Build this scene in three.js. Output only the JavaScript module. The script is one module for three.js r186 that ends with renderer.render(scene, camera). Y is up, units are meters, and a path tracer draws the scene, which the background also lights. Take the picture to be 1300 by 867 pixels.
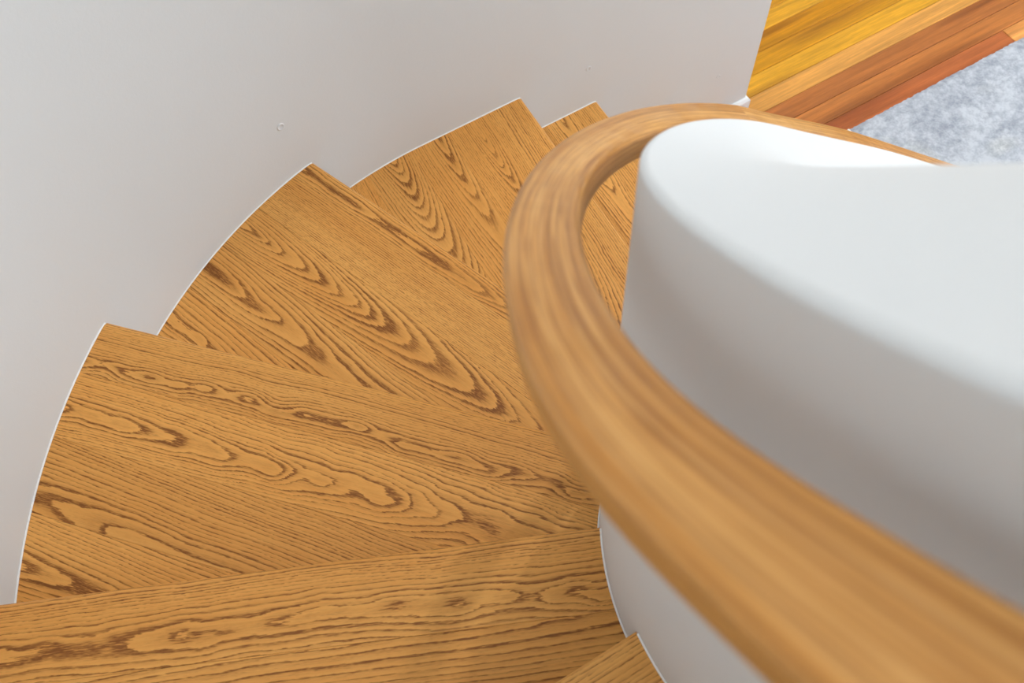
import * as THREE from 'three';
import { mergeGeometries, toCreasedNormals, mergeVertices } from 'three/addons/utils/BufferGeometryUtils.js';
import { RoundedBoxGeometry } from 'three/addons/geometries/RoundedBoxGeometry.js';
import { RectAreaLightUniformsLib } from 'three/addons/lights/RectAreaLightUniformsLib.js';

// ---------------------------------------------------------------- camera, light, exposure
const scene = new THREE.Scene();
const camera = new THREE.PerspectiveCamera(46.63, 1300 / 867, 0.02, 60);
camera.position.set(-0.25974, 1.33951, 0.36408);
camera.rotation.order = 'YXZ';
camera.rotation.set(-1.131641, 0.0490004, -0.1783234);
camera.focus = 1.75;
camera.userData.fStop = 6.3;
scene.add(camera);

const renderer = new THREE.WebGLRenderer();
renderer.toneMapping = THREE.LinearToneMapping;
renderer.toneMappingExposure = 0.91;
renderer.shadowMap.enabled = true;
RectAreaLightUniformsLib.init();
scene.background = new THREE.Color(0x000000);

const CEIL = 6.2;                                   // ceiling height, tread level 0 = y 0
const DAY = new THREE.Color(0.79, 0.908, 1.0);
const WINDOWS = [                                    // wall, centre along it, height, width, height of opening, brightness
  { on: 'right', u: -1.9, y: 0.9, w: 2.6, h: 1.7, i: 8.2, bars: 3, label: 'wide white framed window giving daylight to the room' },
  { on: 'right', u: -0.5, y: 3.6, w: 2.5, h: 2.8, i: 1.9, bars: 3, label: 'tall white framed window above the wide room window' },
  { on: 'back', u: 1.35, y: 2.7, w: 2.6, h: 1.6, i: 2.5, bars: 2, label: 'white framed high window above the upper stair' },
];
const PENDANT = { x: 1.73, y: 5.6, z: -2.3, i: 16, c: new THREE.Color(0.97, 0.97, 0.97) };

// ---------------------------------------------------------------- measured plan of the stair
const H = 0.185;                                     // rise
const R = 1.3117;                                    // outer wall radius about the origin
const FT = -1.9652173;                               // angle at which the outer wall runs out straight
const tn = [Math.cos(FT), Math.sin(FT)], td = [-Math.sin(FT), Math.cos(FT)];
const CC = [0.26415, 0.15126], RC = 0.4483, RI = 0.318;  // half wall: centre, outer and inner radius
const FLOOR = -7 * H, WALL_END = 1.317;
const D2R = Math.PI / 180;
const fl = (s, t) => [td[0] * s + tn[0] * t, td[1] * s + tn[1] * t];
const CT = tn[0] * CC[0] + tn[1] * CC[1], CS = td[0] * CC[0] + td[1] * CC[1];
// the half wall's plan: an arc about CC, then a straight run parallel to the outer wall
const A_END = FT / D2R + 360;                        // 247.4 degrees
function railPath(l, r) {                            // l: arc length on the outer face, 0 where the arc ends
  if (l <= 0) { const a = A_END * D2R + l / RC; return [CC[0] + r * Math.cos(a), CC[1] + r * Math.sin(a)]; }
  return [CC[0] + tn[0] * r + td[0] * l, CC[1] + tn[1] * r + td[1] * l];
}
const capHeight = (l) => { const t = Math.min(1, Math.max(0, (l + 0.3) / 0.65)); return 0.523 - 0.915 * l + 0.016 * t * t * (3 - 2 * t); };
const wallIn = (x, z) => (td[0] * x + td[1] * z > 0 ? R - (tn[0] * x + tn[1] * z) : R - Math.hypot(x, z));
const coreIn = (x, z) => { const s = td[0] * x + td[1] * z - CS; return s > 0 ? tn[0] * x + tn[1] * z - CT - RC : Math.hypot(x - CC[0], z - CC[1]) - RC; };
// nosing lines: level, angle of the line, offset
const NOSE = new Map();
NOSE.set(1, [-23.447, 0.18947]); NOSE.set(0, [0.0145, 0.09513]); NOSE.set(-1, [22.384, -0.04046]);
NOSE.set(-2, [44.62, -0.20534]); NOSE.set(-3, [68.17, -0.3314]); NOSE.set(-4, [68.0, -0.612]);
NOSE.set(-5, [67.6, -0.888]); NOSE.set(-6, [67.4, -1.165]);
for (const k of [2, 3, 4]) { const a = -23.447 - 22.8 * (k - 1), n = [-Math.sin(a * D2R), Math.cos(a * D2R)]; NOSE.set(k, [a, n[0] * CC[0] + n[1] * CC[1] - 0.054]); }
const noseBasis = (k) => { const [a, o] = NOSE.get(k); return { d: [Math.cos(a * D2R), Math.sin(a * D2R)], n: [-Math.sin(a * D2R), Math.cos(a * D2R)], o }; };

// ---------------------------------------------------------------- helpers
let seed0 = 12345;
const rnd = () => { seed0 = (seed0 * 1664525 + 1013904223) >>> 0; return seed0 / 4294967296; };
const PERM = new Float32Array(65536); for (let i = 0; i < 65536; i++) PERM[i] = rnd();
const hash = (x, y) => PERM[((x * 73 + y * 12289 + ((x * y) & 1023) * 31) & 65535)];
function noise(x, y) {
  const xi = Math.floor(x), yi = Math.floor(y); let fx = x - xi, fy = y - yi;
  fx = fx * fx * (3 - 2 * fx); fy = fy * fy * (3 - 2 * fy);
  const a = hash(xi, yi), b = hash(xi + 1, yi), c = hash(xi, yi + 1), d = hash(xi + 1, yi + 1);
  return (a + (b - a) * fx) * (1 - fy) + (c + (d - c) * fx) * fy - 0.5;
}
const sstep = (a, b, x) => { const t = Math.min(1, Math.max(0, (x - a) / (b - a))); return t * t * (3 - 2 * t); };
const mix = (a, b, t) => a + (b - a) * t;
const used = new Map();
function numbered(name) { const n = used.get(name) ?? 0; used.set(name, n + 1); return n ? `${name}_${String(n).padStart(3, '0')}` : name; }
function mesh(name, geo, mat, parent = scene) {
  const m = new THREE.Mesh(geo, mat); m.name = parent === scene ? numbered(name) : name;
  m.castShadow = m.receiveShadow = true; parent.add(m); return m;
}
function group(name, parent = scene) { const g = new THREE.Group(); g.name = parent === scene ? numbered(name) : name; parent.add(g); return g; }
function structure(o, label, category) { o.userData.kind = 'structure'; o.userData.label = label; o.userData.category = category; return o; }
function tag(o, label, category, groupName) { o.userData.label = label; o.userData.category = category; if (groupName) o.userData.group = groupName; return o; }
function dataTex(w, h, fn, srgb = true) {
  const a = new Uint8Array(w * h * 4); fn(a, w, h);
  const t = new THREE.DataTexture(a, w, h); t.magFilter = THREE.LinearFilter; t.minFilter = THREE.LinearMipmapLinearFilter; t.generateMipmaps = true;
  t.wrapS = t.wrapT = THREE.RepeatWrapping; if (srgb) t.colorSpace = THREE.SRGBColorSpace; t.needsUpdate = true; return t;
}
// a swept skin: rings[i] is a list of [x, y, z]; uvs likewise; closed joins last to first
function skin(rings, uvf, { close = false, caps = false } = {}) {
  const n = rings[0].length, pos = [], uv = [], idx = [];
  const m = close ? n + 1 : n;
  rings.forEach((r, i) => { for (let j = 0; j < m; j++) { const p = r[j % n]; pos.push(p[0], p[1], p[2]); const q = uvf(i, j); uv.push(q[0], q[1]); } });
  for (let i = 0; i < rings.length - 1; i++) for (let j = 0; j < m - 1; j++) {
    const a = i * m + j, b = a + 1, c = a + m, d = c + 1; idx.push(a, b, c, b, d, c);
  }
  if (caps) for (const i of [0, rings.length - 1]) {
    const r = rings[i], c = [0, 1, 2].map((k) => r.reduce((s, p) => s + p[k], 0) / n), b = pos.length / 3;
    pos.push(...c); uv.push(...uvf(i, 0)); r.forEach((p, j) => { pos.push(...p); uv.push(...uvf(i, j)); });
    for (let j = 0; j < n; j++) { const p = b + 1 + j, q = b + 1 + ((j + 1) % n); if (i) idx.push(b, p, q); else idx.push(b, q, p); }
  }
  const g = new THREE.BufferGeometry();
  g.setAttribute('position', new THREE.Float32BufferAttribute(pos, 3)); g.setAttribute('uv', new THREE.Float32BufferAttribute(uv, 2)); g.setIndex(idx);
  return g;
}
const creased = (g, a = 0.6) => toCreasedNormals(g, a);
function facing(g) {                                  // turn a closed skin outside out if its volume is negative
  const p = g.getAttribute('position'), ix = g.index; let v = 0;
  const a = new THREE.Vector3(), b = new THREE.Vector3(), c = new THREE.Vector3();
  for (let i = 0; i < ix.count; i += 3) { a.fromBufferAttribute(p, ix.getX(i)); b.fromBufferAttribute(p, ix.getX(i + 1)); c.fromBufferAttribute(p, ix.getX(i + 2)); v += a.dot(b.cross(c)); }
  if (v < 0) for (let i = 0; i < ix.count; i += 3) { const t = ix.getX(i); ix.setX(i, ix.getX(i + 1)); ix.setX(i + 1, t); }
  return g;
}

// ---------------------------------------------------------------- surfaces
// painted plaster: roller stipple as relief, colour all but even
const stipple = dataTex(512, 512, (a, w, h) => {
  for (let y = 0; y < h; y++) for (let x = 0; x < w; x++) {
    const v = 128 + 90 * (noise(x / 3, y / 3) * 0.6 + noise(x / 9 + 50, y / 9) * 0.7), i = (y * w + x) * 4;
    a[i] = a[i + 1] = a[i + 2] = v; a[i + 3] = 255;
  }
}, false);
stipple.repeat.set(3, 3);
const paint = new THREE.MeshPhysicalMaterial({ color: 0xdededd, roughness: 0.62, specularIntensity: 0.35, bumpMap: stipple, bumpScale: 0.00025 });
const paintPlain = new THREE.MeshStandardMaterial({ color: 0xe6e5e3, roughness: 0.6 });
const trimPaint = new THREE.MeshStandardMaterial({ color: 0xf0f0f0, roughness: 0.4 });
const caulk = new THREE.MeshStandardMaterial({ color: 0xf4f3f0, roughness: 0.5 });

const OAK = { light: [240, 178, 98], mid: [220, 149, 70], dark: [112, 62, 24] };
// one plain-sawn oak board of length L and width w: rings about a pith below the face, cut by it
function oakTex(L, w, p) {
  const W = Math.min(1500, Math.round(L * 1150)), Hh = Math.max(24, Math.round(w * 1150)), ox = p.seed * 37.7, oy = p.seed * 11.3;
  return dataTex(W, Hh, (a) => {
    for (let j = 0; j < Hh; j++) {
      const y = (j / Hh) * w;
      for (let i = 0; i < W; i++) {
        const x = (i / W) * L;
        const ys = y - p.yc * w + (p.skew ?? 0) * (x - L * 0.5) + p.wy * noise(x * 2.1 + ox, 3.1 + oy) + 0.004 * noise(x * 9 + ox, y * 12 + oy);
        const wob = p.wob * (noise(x * 2.6 + ox, y * 5 + oy) + 0.42 * noise(x * 7 + ox, y * 16 + oy) + 0.16 * noise(x * 26 + ox, y * 44 + oy) + (p.curl ?? 0) * noise(x * 17 + oy, y * 26 + ox));
        const z = p.d + p.a * (x - L * 0.5) + wob;
        let r = Math.sqrt(ys * ys + z * z);
        r += 0.0011 * noise(x * 30 + ox, y * 430 + oy) + 0.0007 * noise(x * 120 + ox, y * 800 + oy);
        const ph = r / (p.sp * 0.8) + 1.2 * noise(r * 75 + ox, 7.7);
        const f = ph - Math.floor(ph), id = Math.floor(ph);
        const strength = 0.55 + 0.6 * hash(id + 97, p.seed);
        const tg = Math.abs(z) / r, wid = (0.1 + 0.2 * hash(id + 11, p.seed + 5)) * (1 + 0.9 * tg * tg * tg * tg);
        let dk = sstep(0, 0.08, f) * (1 - sstep(wid * 0.5, wid * 1.3, f)) + 0.22 * (1 - sstep(wid, 0.95, f)) * sstep(0, 0.1, f);
        const pore = noise(x * 60 + ox * 3, y * 1500 + oy), pore2 = noise(x * 170 + ox, y * 1300);
        dk *= 0.78 + 1.3 * pore + 0.7 * pore2; dk += 0.3 * Math.max(0, pore + 0.6 * pore2 - 0.22);
        let tone = 0.5 + 0.5 * noise(x * 2.2 + ox, y * 14 + oy) + 0.3 * noise(x * 22 + ox, y * 620 + oy) + 0.2 * pore;
        dk = Math.max(0, Math.min(1, dk * strength)); tone = Math.max(0, Math.min(1, tone));
        const q = (j * W + i) * 4;
        for (let c = 0; c < 3; c++) { const b = mix(OAK.mid[c], OAK.light[c], tone) * (p.t ?? 1); a[q + c] = Math.max(0, Math.min(255, mix(b, OAK.dark[c], dk * 0.8))); }
        a[q + 3] = 255;
      }
    }
  });
}
function oakMat(L, w, p) {
  const t = oakTex(L, w, p);
  t.wrapS = t.wrapT = THREE.ClampToEdgeWrapping;
  return new THREE.MeshPhysicalMaterial({ map: t, roughness: 0.46, specularIntensity: 0.45, bumpMap: t, bumpScale: 0.0003 });
}

// ---------------------------------------------------------------- outer wall of the stair: curved, then straight
function band(path, y0, y1, thick, name, mat, normalOf) {
  const rings = path.map(([x, z], i) => { const [nx, nz] = normalOf(i); return [[x, y0, z], [x, y1, z], [x + nx * thick, y1, z + nz * thick], [x + nx * thick, y0, z + nz * thick]]; });
  let L = 0; const acc = path.map((p, i) => (i ? (L += Math.hypot(p[0] - path[i - 1][0], p[1] - path[i - 1][1])) : 0));
  const vs = [y0, y1, y1 + thick, y0, y0];
  return mesh(name, creased(facing(skin(rings, (i, j) => [acc[i], vs[j]], { close: true, caps: true })), 0.5), mat);
}
{
  const path = [], nor = [];
  for (let a = 90; a <= FT / D2R + 360; a += 2) { path.push([R * Math.cos(a * D2R), R * Math.sin(a * D2R)]); nor.push([Math.cos(a * D2R), Math.sin(a * D2R)]); }
  for (let i = 0; i <= 6; i++) { path.push(fl(WALL_END * i / 6, R)); nor.push(tn); }
  const w = band(path, FLOOR, CEIL, 0.12, 'wall_left', paint, (i) => nor[i]);
  structure(w, 'white painted wall curving around the outside of the stair', 'wall');
  // filled screw holes: shallow discs with a raised rim
  const prof = [[0.0001, 0.0004], [0.003, 0.0006], [0.0055, 0.0007], [0.0075, 0.0024], [0.0092, 0.0020], [0.0115, 0]].map((p) => new THREE.Vector2(...p));
  const dg = new THREE.LatheGeometry(prof, 20);
  const spots = [[[-0.8069, -0.1962, -1.0342], [-0.6152, -0.7884], 1], [[0.041, -0.5744, -1.4379], tn, 0.9], [[0.5572, -0.9346, -1.6528], tn, 0.75]];
  for (const [p, n, s] of spots) {
    const m = mesh('filled_hole', dg, paint, w);
    m.position.set(p[0] - n[0] * 0.0002, p[1], p[2] - n[1] * 0.0002); m.scale.setScalar(s);
    m.quaternion.setFromUnitVectors(new THREE.Vector3(0, 1, 0), new THREE.Vector3(-n[0], 0, -n[1]).normalize());
  }
}
// baseboard on the wall's end by the room floor: along the face, round the end and along the far face
{
  const s0 = 1.215, th = 0.016, h = 0.15, e = 0.0015;
  const corner = [fl(s0, R), fl(WALL_END, R), fl(WALL_END, R + 0.12), fl(0.9, R + 0.12)];
  const out = [fl(s0, R - th), fl(WALL_END + th, R - th), fl(WALL_END + th, R + 0.12 + th), fl(0.9, R + 0.12 + th)];
  const rings = corner.map((c, i) => { const o = out[i], m = (k) => [mix(c[0], o[0], k), mix(c[1], o[1], k)]; const q = m(0.02), t1 = m(0.55), t2 = m(1);
    return [[q[0], FLOOR + e, q[1]], [q[0], FLOOR + h, q[1]], [t1[0], FLOOR + h, t1[1]], [t2[0], FLOOR + h - 0.012, t2[1]], [t2[0], FLOOR + e, t2[1]]]; });
  const b = mesh('baseboard_left', creased(facing(skin(rings, (i, j) => [i * 0.3, j * 0.1], { close: true, caps: true })), 0.4), trimPaint);
  structure(b, 'white baseboard wrapping the end of the stair wall at the room floor', 'baseboard');
}

// ---------------------------------------------------------------- half wall inside the turn
const L0 = -1.3, L1 = 1.0;
{
  const rr = 0.007, rings = [], N = 260, acc = [];
  for (let i = 0; i <= N; i++) {
    const l = mix(L0, L1, i / N), y = capHeight(l) + 0.012 * (1 - sstep(-0.62, -0.3, l)) + 0.006 * sstep(0, 0.3, l), pts = [];
    const P = (r, yy) => { const [x, z] = railPath(l, r); pts.push([x, yy, z]); };
    P(RC, FLOOR); P(RC, y - 0.5); P(RC, y - 0.12);
    for (let k = 0; k <= 8; k++) { const t = k / 8 * Math.PI / 2; P(RC - rr + rr * Math.cos(t), y - rr + rr * Math.sin(t)); }
    for (let k = 1; k < 4; k++) P(mix(RC - rr, RI + rr, k / 4), y + 0.004 * k / 4);
    for (let k = 0; k <= 8; k++) { const t = Math.PI / 2 + k / 8 * Math.PI / 2; P(RI + rr + rr * Math.cos(t), y + 0.004 - rr + rr * Math.sin(t)); }
    P(RI, y - 0.12); P(RI, FLOOR);
    rings.push(pts); acc.push(l);
  }
  const g = facing(skin(rings, (i, j) => { const r = rings[i]; return [acc[i], j < 12 ? r[Math.min(j, 3)][1] : j < 15 ? r[3][1] + (j - 11) * 0.03 : r[3][1] + 0.15 - (j < r.length ? r[j][1] - r[15][1] : 0)]; }, { close: true, caps: true }));
  g.computeVertexNormals();
  const w = mesh('wall_inner', g, paint);
  structure(w, 'white plastered half wall with sloping rounded top winding down inside the stair', 'half wall');
}

// ---------------------------------------------------------------- staircase > tread > board
const stair = group('staircase');
tag(stair, 'curved staircase of golden oak treads winding down between two white walls', 'staircase');
const OVER = 0.028, TH = 0.028;
function span(k, u, back = true) {                   // where the line at distance u behind nosing k lies between the walls
  const { d, n, o } = noseBasis(k), nx = NOSE.has(k + 1) ? noseBasis(k + 1) : null;
  const ok = (v) => { const x = n[0] * (o + u) + d[0] * v, z = n[1] * (o + u) + d[1] * v;
    if (wallIn(x, z) < 0 || coreIn(x, z) < 0) return false;
    return !(back && nx && nx.n[0] * x + nx.n[1] * z > nx.o + OVER + 0.008); };
  let best = null, start = null;
  for (let v = -2.2; v <= 1.6; v += 0.01) {
    if (ok(v)) { if (start === null) start = v; }
    else if (start !== null) { if (!best || v - start > best[1] - best[0]) best = [start, v - 0.01]; start = null; }
  }
  if (!best) return null;
  const edge = (a, b) => { for (let i = 0; i < 22; i++) { const m = (a + b) / 2; if (ok(m)) a = m; else b = m; } return a; };
  return [edge(best[0], best[0] - 0.01), edge(best[1], best[1] + 0.01)];
}
const at = (k, u, v, y) => { const { d, n, o } = noseBasis(k); return [n[0] * (o + u) + d[0] * v, y, n[1] * (o + u) + d[1] * v]; };
function strip(k, profile, u0, u1, back, vr, L, w) { // a board running along the nosing, its ends scribed to the walls
  const lo = [], hi = []; let last = null;
  for (const [u, y] of profile) {
    const s = span(k, u, back) ?? last; if (!s) continue; last = s;
    lo.push([u, y, s[0] + 0.0012]); hi.push([u, y, Math.max(s[0] + 0.0016, s[1] - 0.0012)]);
  }
  const rows = [lo, hi].map((r) => r.map(([u, y, v]) => at(k, u, v, y)));
  const uvs = [lo, hi];
  const g = skin(rows, (i, j) => { const q = uvs[i][j % lo.length]; return [(q[2] - vr) / L, (q[0] - u0) / w]; }, { close: true, caps: true });
  return creased(facing(g), 0.5);
}
const treadLook = {                                   // joints behind the nosing, and how each board was sawn
  1: { j: [0.14, 0.3], b: [{ yc: 1.9, d: 0.1, a: 0.01, sp: 0.0075, wob: 0.006 }, { yc: 0.4, d: 0.06, a: 0.04 }, {}] },
  0: { j: [0.136, 0.29, 0.45], b: [{ yc: 0.7, d: 0.05, a: -0.015, wob: 0.02, sp: 0.006, curl: 0.1 }, { yc: -0.2, d: 0.05, a: 0.03, sp: 0.01 }, { yc: 0.3, sp: 0.008 }, {}] },
  [-1]: { j: [0.128, 0.275, 0.43], b: [{ yc: 0.78, d: 0.02, a: 0.008, wob: 0.022, sp: 0.006, curl: 0.6 }, { yc: 0.6, d: 0.05, a: 0.05, wob: 0.022, sp: 0.0066, curl: 0.35 }, { yc: 1.1, d: 0.05, a: -0.03, sp: 0.0085, skew: -0.1, wob: 0.016 }, { yc: 0.5, d: 0.05, a: 0.06, skew: -0.06, sp: 0.008 }] },
  [-2]: { j: [0.066, 0.196, 0.33, 0.47], b: [{ yc: 0.5, d: 0.035, a: 0.035, sp: 0.0075, wob: 0.016 }, { yc: -0.5, d: 0.06, a: -0.03, sp: 0.0055 }, { yc: 0.42, d: 0.07, a: 0.1, sp: 0.0085, wob: 0.008 }, { yc: 0.5, d: 0.05, a: 0.06, sp: 0.012, wob: 0.022 }, { yc: 0.4, d: 0.05, a: 0.06, sp: 0.011, wob: 0.022 }] },
  [-3]: { j: [0.09, 0.26, 0.385, 0.53], b: [{ yc: 1.6, d: 0.09, a: 0.02, sp: 0.006 }, { yc: 0.45, d: 0.06, a: 0.11, sp: 0.0075, wob: 0.008 }, { yc: 0.2, d: 0.06, a: 0.07, sp: 0.0085, wob: 0.008 }, { yc: 0.4, d: 0.08, a: 0.14, sp: 0.0085, wob: 0.008 }, { yc: 1.2, d: 0.06, a: 0.03 }] },
  [-4]: { j: [0.1, 0.2], b: [{ yc: 1.3, d: 0.06, a: 0.03, sp: 0.0075 }, { yc: 0.4, d: 0.05, a: 0.06, sp: 0.008 }, {}] },
};
let sd = 3;
for (const k of [3, 2, 1, 0, -1, -2, -3, -4, -5, -6]) {
  const y = k * H, t = group('tread', stair), look = treadLook[k] ?? { j: [0.14, 0.3], b: [] };
  let umax = 0; for (let u = 0; u < 1.2; u += 0.004) { if (span(k, u)) umax = u; else if (u > 0.1) break; }
  const js = [0, ...look.j.filter((u) => u < umax - 0.03), umax];
  let shared = null;
  for (let i = 0; i < js.length - 1; i++) {
    const u0 = js[i], u1 = js[i + 1], w = u1 - u0, prof = [], e = 0.0005, g = 0.00012;
    if (i === 0) { const r = TH / 2; for (let a = -90; a <= 90; a += 15) prof.push([r - r * Math.cos(a * D2R), y - r + r * Math.sin(a * D2R)]); }
    else prof.push([u0 + g, y - TH], [u0 + g, y - e], [u0 + g + e, y]);
    const a = prof[prof.length - 1][0]; for (let q = 1; q < 9; q++) prof.push([mix(a, u1 - g - e, q / 9), y]);
    prof.push([u1 - g - e, y], [u1 - g, y - e], [u1 - g, y - TH]);
    let v0 = 9, v1 = -9; for (const [u] of prof) { const s = span(k, u); if (s) { v0 = Math.min(v0, s[0]); v1 = Math.max(v1, s[1]); } }
    const L = Math.max(0.2, v1 - v0);
    sd++;
    let mat;
    if (treadLook[k]) mat = oakMat(L, w, { yc: 0.5, d: 0.05, a: 0.04, sp: 0.0056, wob: 0.01, wy: 0.012, k: 1, seed: sd, t: 0.97 + 0.06 * hash(sd, 3), ...(look.b[i] ?? {}) });
    else mat = shared ??= oakMat(1.2, 0.16, { yc: 0.5, d: 0.05, a: 0.04, sp: 0.0056, wob: 0.01, wy: 0.012, k: 1, seed: sd });
    mesh('board', strip(k, prof, u0, u1, true, v0, L, w), mat, t);
  }
  // riser under the nosing
  const ry0 = (k - 1) * H + 0.001, rp = [];
  for (const [u, yy] of [[OVER, ry0], [OVER, y - TH - 0.0006], [OVER + 0.018, y - TH - 0.0006], [OVER + 0.018, ry0]]) rp.push([u, yy]);
  mesh('riser', strip(k, rp, 0, 1, false, 0, 1, 1), paintPlain, t);
  // beads of white caulk where the boards meet the two walls
  for (const side of [0, 1]) {
    const pts = [];
    for (let u = 0.004; u < umax; u += 0.02) { const s = span(k, u); if (!s) break; const onWall = side === 0 || span(k, u, false)[1] - s[1] < 0.002; if (!onWall) break; const yy = u < 0.014 ? y - 0.003 : y; pts.push(new THREE.Vector3(...at(k, u, s[side] + (side ? -0.0008 : 0.0008), yy + 0.0008))); }
    if (pts.length > 2) mesh('caulk_bead', new THREE.TubeGeometry(new THREE.CatmullRomCurve3(pts), pts.length * 2, 0.0022, 6), caulk, t);
  }
}

// ---------------------------------------------------------------- handrail
{
  const hr = group('handrail');
  tag(hr, 'bent oak handrail following the white half wall down the stair', 'handrail');
  const N = 200, rings = [], acc = [], w = 0.049, h = 0.040, c = 0.0075;
  const MID = [[100, 0.490], [150, 0.4905], [155, 0.4925], [158, 0.4955], [161, 0.500], [165, 0.5045], [170, 0.508], [180, 0.509], [200, 0.5105], [240, 0.509], [300, 0.511], [400, 0.511]];
  const mid1 = (a) => { let i = 0; while (MID[i + 1][0] < a) i++; return mix(MID[i][1], MID[i + 1][1], (a - MID[i][0]) / (MID[i + 1][0] - MID[i][0])); };
  const mid = (l) => { const a = A_END + l / RC / D2R; let v = 0; for (let q = -4; q <= 4; q++) v += mid1(a + q) / 9; return v; };
  const prof = [];
  for (const [sx, sy, a0] of [[1, -1, -90], [1, 1, 0], [-1, 1, 90], [-1, -1, 180]])
    for (let q = 0; q <= 5; q++) { const t = (a0 + q * 18) * D2R; prof.push([sx * (w / 2 - c) + c * Math.cos(t), sy * (h / 2 - c) + c * Math.sin(t)]); }
  const acr = [0]; for (let j = 1; j <= prof.length; j++) acr.push(acr[j - 1] + Math.hypot(prof[j % prof.length][0] - prof[j - 1][0], prof[j % prof.length][1] - prof[j - 1][1]));
  for (let i = 0; i <= N; i++) {
    const l = mix(L0 + 0.05, L1 - 0.02, i / N), y = capHeight(l) - 0.042 + 0.011 * sstep(0, 0.3, l) - h / 2;
    rings.push(prof.map(([r, yy]) => { const [x, z] = railPath(l, mid(l) + r); return [x, y + yy, z]; })); acc.push(l * 1.35);
  }
  const tex = dataTex(2048, 256, (a, W, Hh) => {
    for (let j = 0; j < Hh; j++) for (let i = 0; i < W; i++) {
      const x = i / W * 3.1, y = j / Hh * 0.18, lam = Math.floor(y / 0.0062), q = (j * W + i) * 4;
      const f = y / 0.0062 - lam;
      let tone = 0.5 + 0.5 * noise(x * 1.4 + lam * 7.3, lam * 3.7) + 0.5 * noise(x * 9 + lam * 3, y * 160) + 0.35 * noise(x * 30, y * 900) + 0.5 * noise(x * 5, y * 30);
      let dk = 0.8 * Math.max(0, noise(x * 3.5 + lam * 5, y * 700)) + 0.5 * Math.max(0, noise(x * 14 + lam * 5, y * 420)) + 0.75 * Math.max(0, noise(x * 30, y * 1600));
      if (f < 0.12) dk += 0.24;
      tone = Math.max(0, Math.min(1, tone)); dk = Math.min(0.8, dk);
      const A = [194, 132, 64], B = [226, 174, 108], D = [132, 80, 36];
      for (let c2 = 0; c2 < 3; c2++) a[q + c2] = mix(mix(A[c2], B[c2], tone), D[c2], dk); a[q + 3] = 255;
    }
  });
  const mat = new THREE.MeshPhysicalMaterial({ map: tex, roughness: 0.4, specularIntensity: 0.5, bumpMap: tex, bumpScale: 0.0002 });
  mesh('rail', creased(facing(skin(rings, (i, j) => [acc[i] / 3.1, acr[j] / 0.18], { close: true, caps: true })), 0.7), mat, hr);
  // brackets from the half wall to the rail's underside
  const steel = new THREE.MeshStandardMaterial({ color: 0x8d8a84, metalness: 1, roughness: 0.35 });
  for (const l of [-1.05, -0.64, -0.15, 0.35, 0.85]) {
    const y = capHeight(l) - 0.042 + 0.011 * sstep(0, 0.3, l) - h, a = railPath(l, RC + 0.0002), b = railPath(l, mid(l)), dir = [b[0] - a[0], b[1] - a[1]], n = Math.hypot(...dir); dir[0] /= n; dir[1] /= n;
    const br = group('bracket', hr);
    const plate = new THREE.CylinderGeometry(0.011, 0.012, 0.004, 24); plate.rotateZ(-Math.PI / 2);
    const pl = mesh('wall_plate', plate, steel, br); pl.position.set(a[0] + dir[0] * 0.002, y - 0.068, a[1] + dir[1] * 0.002); pl.rotation.y = -Math.atan2(dir[1], dir[0]);
    const curve = new THREE.CatmullRomCurve3([[0.002, -0.068], [0.03, -0.064], [n - 0.006, -0.03], [n, -0.004], [n, 0.0015]].map(([q, yy]) => new THREE.Vector3(a[0] + dir[0] * q, y + yy, a[1] + dir[1] * q)));
    mesh('arm', new THREE.TubeGeometry(curve, 16, 0.0038, 10), steel, br);
  }
}

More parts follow.
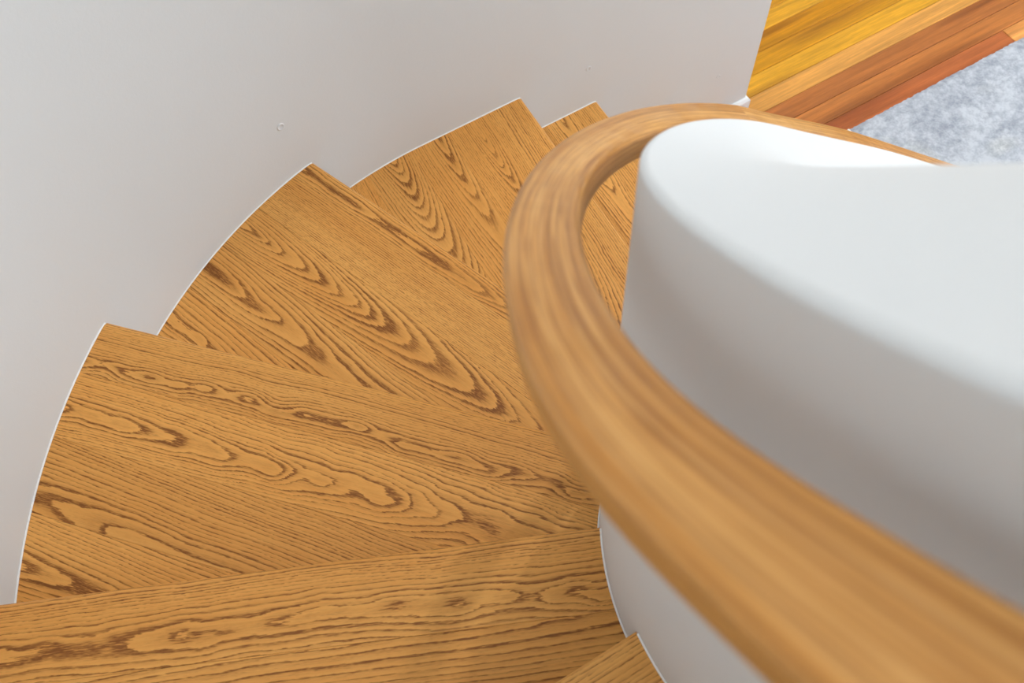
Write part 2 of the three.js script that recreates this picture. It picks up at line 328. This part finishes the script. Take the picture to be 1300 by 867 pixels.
// ---------------------------------------------------------------- room floor: strip boards, lying along the straight wall
const PW = 0.0905;
{
  const f = mesh('floor', new THREE.BoxGeometry(6.4, 0.1, 6.6), new THREE.MeshStandardMaterial({ color: 0x6a3c14, roughness: 0.6 }));
  f.position.set(1.4, FLOOR - 0.01 - 0.05, -1.6);
  structure(f, 'strip wood floor of yellow and orange boards at the foot of the stair', 'floor');
  const vary = (seed, base) => dataTex(2048, 64, (a, W, Hh) => {
    for (let j = 0; j < Hh; j++) for (let i = 0; i < W; i++) {
      const x = i / W * 4.2, y = j / Hh * PW, q = (j * W + i) * 4;
      const t = noise(x * 3 + seed * 9, y * 60 + seed) * 0.5 + noise(x * 9 + seed * 5, y * 260) * 0.45 + noise(x * 40, y * 900 + seed) * 0.3;
      const band2 = Math.max(0, noise(x * 1.7 + seed * 3.3, y * 14 + seed) - 0.12) * 1.1;
      for (let c = 0; c < 3; c++) a[q + c] = Math.max(0, Math.min(255, base[c] * (1 + 0.3 * t) * (1 - band2 * [0.5, 0.62, 0.8][c])));
      a[q + 3] = 255;
    }
  });
  const M = (seed, base) => new THREE.MeshPhysicalMaterial({ map: vary(seed, base), roughness: 0.36, specularIntensity: 0.5 });
  const yellow = [M(1, [206, 140, 18]), M(2, [214, 152, 36]), M(3, [198, 130, 8])], tan = [M(4, [212, 148, 70])], brown = [M(5, [172, 102, 48])], orange = [M(6, [188, 114, 54])], red = [M(7, [180, 98, 50])], extra = [M(8, [234, 158, 84])];
  const rowMat = (r) => ({ '-1': red, 0: orange, 1: brown, 2: tan })[r] ?? (r > 2 ? [yellow[(r * 2 + 1) % 3]] : extra);
  const inv = new THREE.Matrix4().makeTranslation(-f.position.x, -f.position.y, -f.position.z);
  for (let r = -14; r <= 16; r++) {
    const t0 = 1.1215 + PW * r, t1 = t0 + PW;
    let s = r === -1 ? 0.72 : -0.3 - hash(r + 40, 9) * 0.7;
    if (r <= 0 && r !== -1) s = Math.max(s, 0.0);
    let i = 0;
    while (s < 3.6) {
      const len = r === -1 ? 1.802 : (i ? 1.2 : 3.5) + 0.5 * hash(r + 60, i + 3), g = 0.0008, e = 0.0016;
      const ring = (sv, ins) => { const c = []; for (const [tv, yv] of [[t0 + g, -0.0105], [t0 + g, -e], [t0 + g + e, 0], [t1 - g - e, 0], [t1 - g, -e], [t1 - g, -0.0105]]) { const [x, z] = fl(sv, tv); c.push([x, FLOOR + yv - (ins && yv > -0.005 ? e : 0), z]); } return c; };
      const rings = [ring(s + g, true), ring(s + g + e, false), ring(s + len - g - e, false), ring(s + len - g, true)];
      const vv = [0, 0, 0.03, 0.97, 1, 1, 0], uu = [0, 0.001, len / 4.2, len / 4.2], u9 = (1 - len / 4.2) * hash(r + 77, i + 5);
      const geo = facing(skin(rings, (a, b) => [uu[a] + u9, vv[b]], { close: true, caps: true }));
      geo.applyMatrix4(inv);
      const m = r === -1 && i === 1 ? extra : rowMat(r);
      mesh('plank', creased(geo, 0.3), m[i % m.length], f);
      s += len; i++;
    }
  }
}

// ---------------------------------------------------------------- rug
{
  const rg = group('rug');
  tag(rg, 'pale blue-grey mottled rug lying on the strip wood floor', 'rug');
  const s0 = 1.66, t1 = 1.0462, len = 2.1, wid = 1.35, nx = 210, nz = 135, th = 0.009;
  const tex = dataTex(1024, 660, (a, W, Hh) => {
    for (let j = 0; j < Hh; j++) for (let i = 0; i < W; i++) {
      const x = i / W * len, y = j / Hh * wid, q = (j * W + i) * 4;
      const v = noise(x * 9, y * 9) * 0.5 + noise(x * 26 + 4, y * 26) * 0.55 + noise(x * 70, y * 70) * 0.55 + noise(x * 190, y * 190) * 0.5;
      const warm = Math.max(0, noise(x * 7 + 9, y * 8 + 3) - 0.22) * 1.2;
      const b = [196, 198, 203], d = [148, 151, 160], k = Math.max(0, Math.min(1, 0.62 + v));
      for (let c = 0; c < 3; c++) a[q + c] = Math.max(0, Math.min(255, mix(d[c], b[c], k) + warm * [26, 20, 0][c])); a[q + 3] = 255;
    }
  });
  const pile = new THREE.MeshPhysicalMaterial({ map: tex, roughness: 0.95, sheen: 0.4, sheenRoughness: 0.6, sheenColor: new THREE.Color(0.8, 0.85, 0.95), specularIntensity: 0.1 });
  const rings = [];
  for (let i = 0; i <= nx; i++) {
    const r = [], s = s0 + len * i / nx, ei = Math.min(i, nx - i);
    for (let j = 0; j <= nz; j++) {
      const t = t1 - wid * j / nz, ej = Math.min(j, nz - j), edge = Math.min(ei, ej);
      const y = edge === 0 ? 0.001 : th * (edge === 1 ? 0.75 : 1) + 0.004 * noise(i * 0.9, j * 0.9) + 0.003 * noise(i * 0.31, j * 0.31);
      const [x, z] = fl(s + 0.004 * noise(i * 3.1, j * 2.7), t + (ej === 0 ? 0.006 : 0.003) * noise(i * 2.3, j * 3.3)); r.push([x, FLOOR + y, z]);
    }
    rings.push(r);
  }
  const g = skin(rings, (i, j) => [i / nx, j / nz]); g.computeVertexNormals();
  const p = mesh('pile', g, pile, rg); pile.side = THREE.DoubleSide;
  // pale binding along the short end
  const bind = new THREE.MeshStandardMaterial({ color: 0xece9e2, roughness: 0.9 });
  const bp = []; for (let j = 0; j <= 20; j++) { const [x, z] = fl(s0 - 0.006, t1 - wid * j / 20); bp.push(new THREE.Vector3(x, FLOOR + 0.006, z)); }
  mesh('binding', new THREE.TubeGeometry(new THREE.CatmullRomCurve3(bp), 60, 0.0058, 8), bind, rg);
}

// ---------------------------------------------------------------- the rest of the rooms, outside the picture
const box = (w, h, d, x, y, z) => { const g = new THREE.BoxGeometry(w, h, d); g.translate(x, y, z); return g; };
{
  const yb = FLOOR - 0.1, hh = CEIL - yb + 0.1, ym = (CEIL + 0.1 + yb) / 2;
  structure(mesh('wall_front', box(6.4, hh, 0.12, 1.4, ym, -4.9), paintPlain), 'plain white wall on the far side of the room', 'wall');
  structure(mesh('wall_side', box(0.12, hh, 3.8, -1.75, ym, -2.95), paintPlain), 'plain white wall of the hall behind the stair wall', 'wall');
  structure(mesh('ceiling', box(6.6, 0.12, 6.7, 1.4, CEIL + 0.06, -1.6), paintPlain), 'flat white ceiling above the stair', 'ceiling');
  // the two walls with windows, built round their openings
  for (const [on, u0, u1, label] of [['right', -4.9, 1.45, 'plain white wall holding two windows, one above the other'], ['back', 0, 4.4, 'plain white wall with a high window behind the upper stair']]) {
    const wins = WINDOWS.filter((q) => q.on === on), us = [u0, u1], ys = [FLOOR - (on === 'right' ? 0.1 : 0), CEIL];
    for (const q of wins) { us.push(q.u - q.w / 2, q.u + q.w / 2); ys.push(q.y - q.h / 2, q.y + q.h / 2); }
    us.sort((p, q) => p - q); ys.sort((p, q) => p - q);
    const place = (w, h, d, u, y, depth) => (on === 'right' ? box(d, h, w, 4.4 + depth, y, u) : box(w, h, d, u, y, R + depth));
    const cells = [];
    for (let i = 0; i < us.length - 1; i++) for (let j = 0; j < ys.length - 1; j++) {
      const uc = (us[i] + us[i + 1]) / 2, yc = (ys[j] + ys[j + 1]) / 2;
      if (us[i + 1] - us[i] < 1e-6 || ys[j + 1] - ys[j] < 1e-6 || wins.some((q) => Math.abs(uc - q.u) < q.w / 2 && Math.abs(yc - q.y) < q.h / 2)) continue;
      cells.push(place(us[i + 1] - us[i], ys[j + 1] - ys[j], 0.12, uc, yc, 0.06));
    }
    structure(mesh('wall_' + on, mergeGeometries(cells), paintPlain), label, 'wall');
    for (const q of wins) {
      const win = group('window_' + (WINDOWS.indexOf(q) + 1)); structure(win, q.label, 'window');
      const { u, y, w, h } = q, fr = [place(w, 0.06, 0.09, u, y - h / 2 + 0.03, 0.05), place(w, 0.06, 0.09, u, y + h / 2 - 0.03, 0.05), place(0.06, h, 0.09, u - w / 2 + 0.03, y, 0.05), place(0.06, h, 0.09, u + w / 2 - 0.03, y, 0.05)];
      for (let k = 1; k < q.bars; k++) fr.push(place(0.05, h, 0.07, u - w / 2 + w * k / q.bars, y, 0.05));
      mesh('window_frame', mergeGeometries(fr), trimPaint, win);
      const glow = new THREE.MeshStandardMaterial({ color: 0xffffff, emissive: DAY, emissiveIntensity: 0.6, roughness: 0.2 });
      for (let k = 0; k < q.bars; k++) mesh('pane', place(w / q.bars - 0.08, h - 0.12, 0.006, u - w / 2 + w * (k + 0.5) / q.bars, y, 0.07), glow, win);
      const rl = new THREE.RectAreaLight(DAY, q.i, w - 0.1, h - 0.1);
      if (on === 'right') { rl.position.set(4.38, y, u); rl.lookAt(0, y, u); } else { rl.position.set(u, y, R - 0.03); rl.lookAt(u, y, -5); }
      scene.add(rl);
    }
  }
}
{ // pendant lamp in the well
  const { x, y, z, i, c } = PENDANT, g = group('pendant_lamp'); g.position.set(x, y, z);
  tag(g, 'opal globe pendant lamp hanging high over the room beside the stair', 'lamp');
  const brass = new THREE.MeshStandardMaterial({ color: 0xb08a4a, metalness: 1, roughness: 0.3 });
  const hgt = CEIL - y;
  mesh('canopy', new THREE.CylinderGeometry(0.055, 0.06, 0.02, 32).translate(0, hgt - 0.011, 0), brass, g);
  mesh('cord', new THREE.CylinderGeometry(0.003, 0.003, hgt - 0.15, 10).translate(0, (hgt + 0.12) / 2, 0), new THREE.MeshStandardMaterial({ color: 0x222222, roughness: 0.7 }), g);
  mesh('socket', new THREE.CylinderGeometry(0.018, 0.028, 0.04, 24).translate(0, 0.135, 0), brass, g);
  mesh('globe', new THREE.SphereGeometry(0.12, 40, 24), new THREE.MeshStandardMaterial({ color: 0xffffff, emissive: c, emissiveIntensity: 3, roughness: 0.3 }), g);
  const p = new THREE.PointLight(c, i, 0, 2); p.castShadow = true; p.shadow.radius = 2.2; g.add(p);
}
renderer.render(scene, camera);
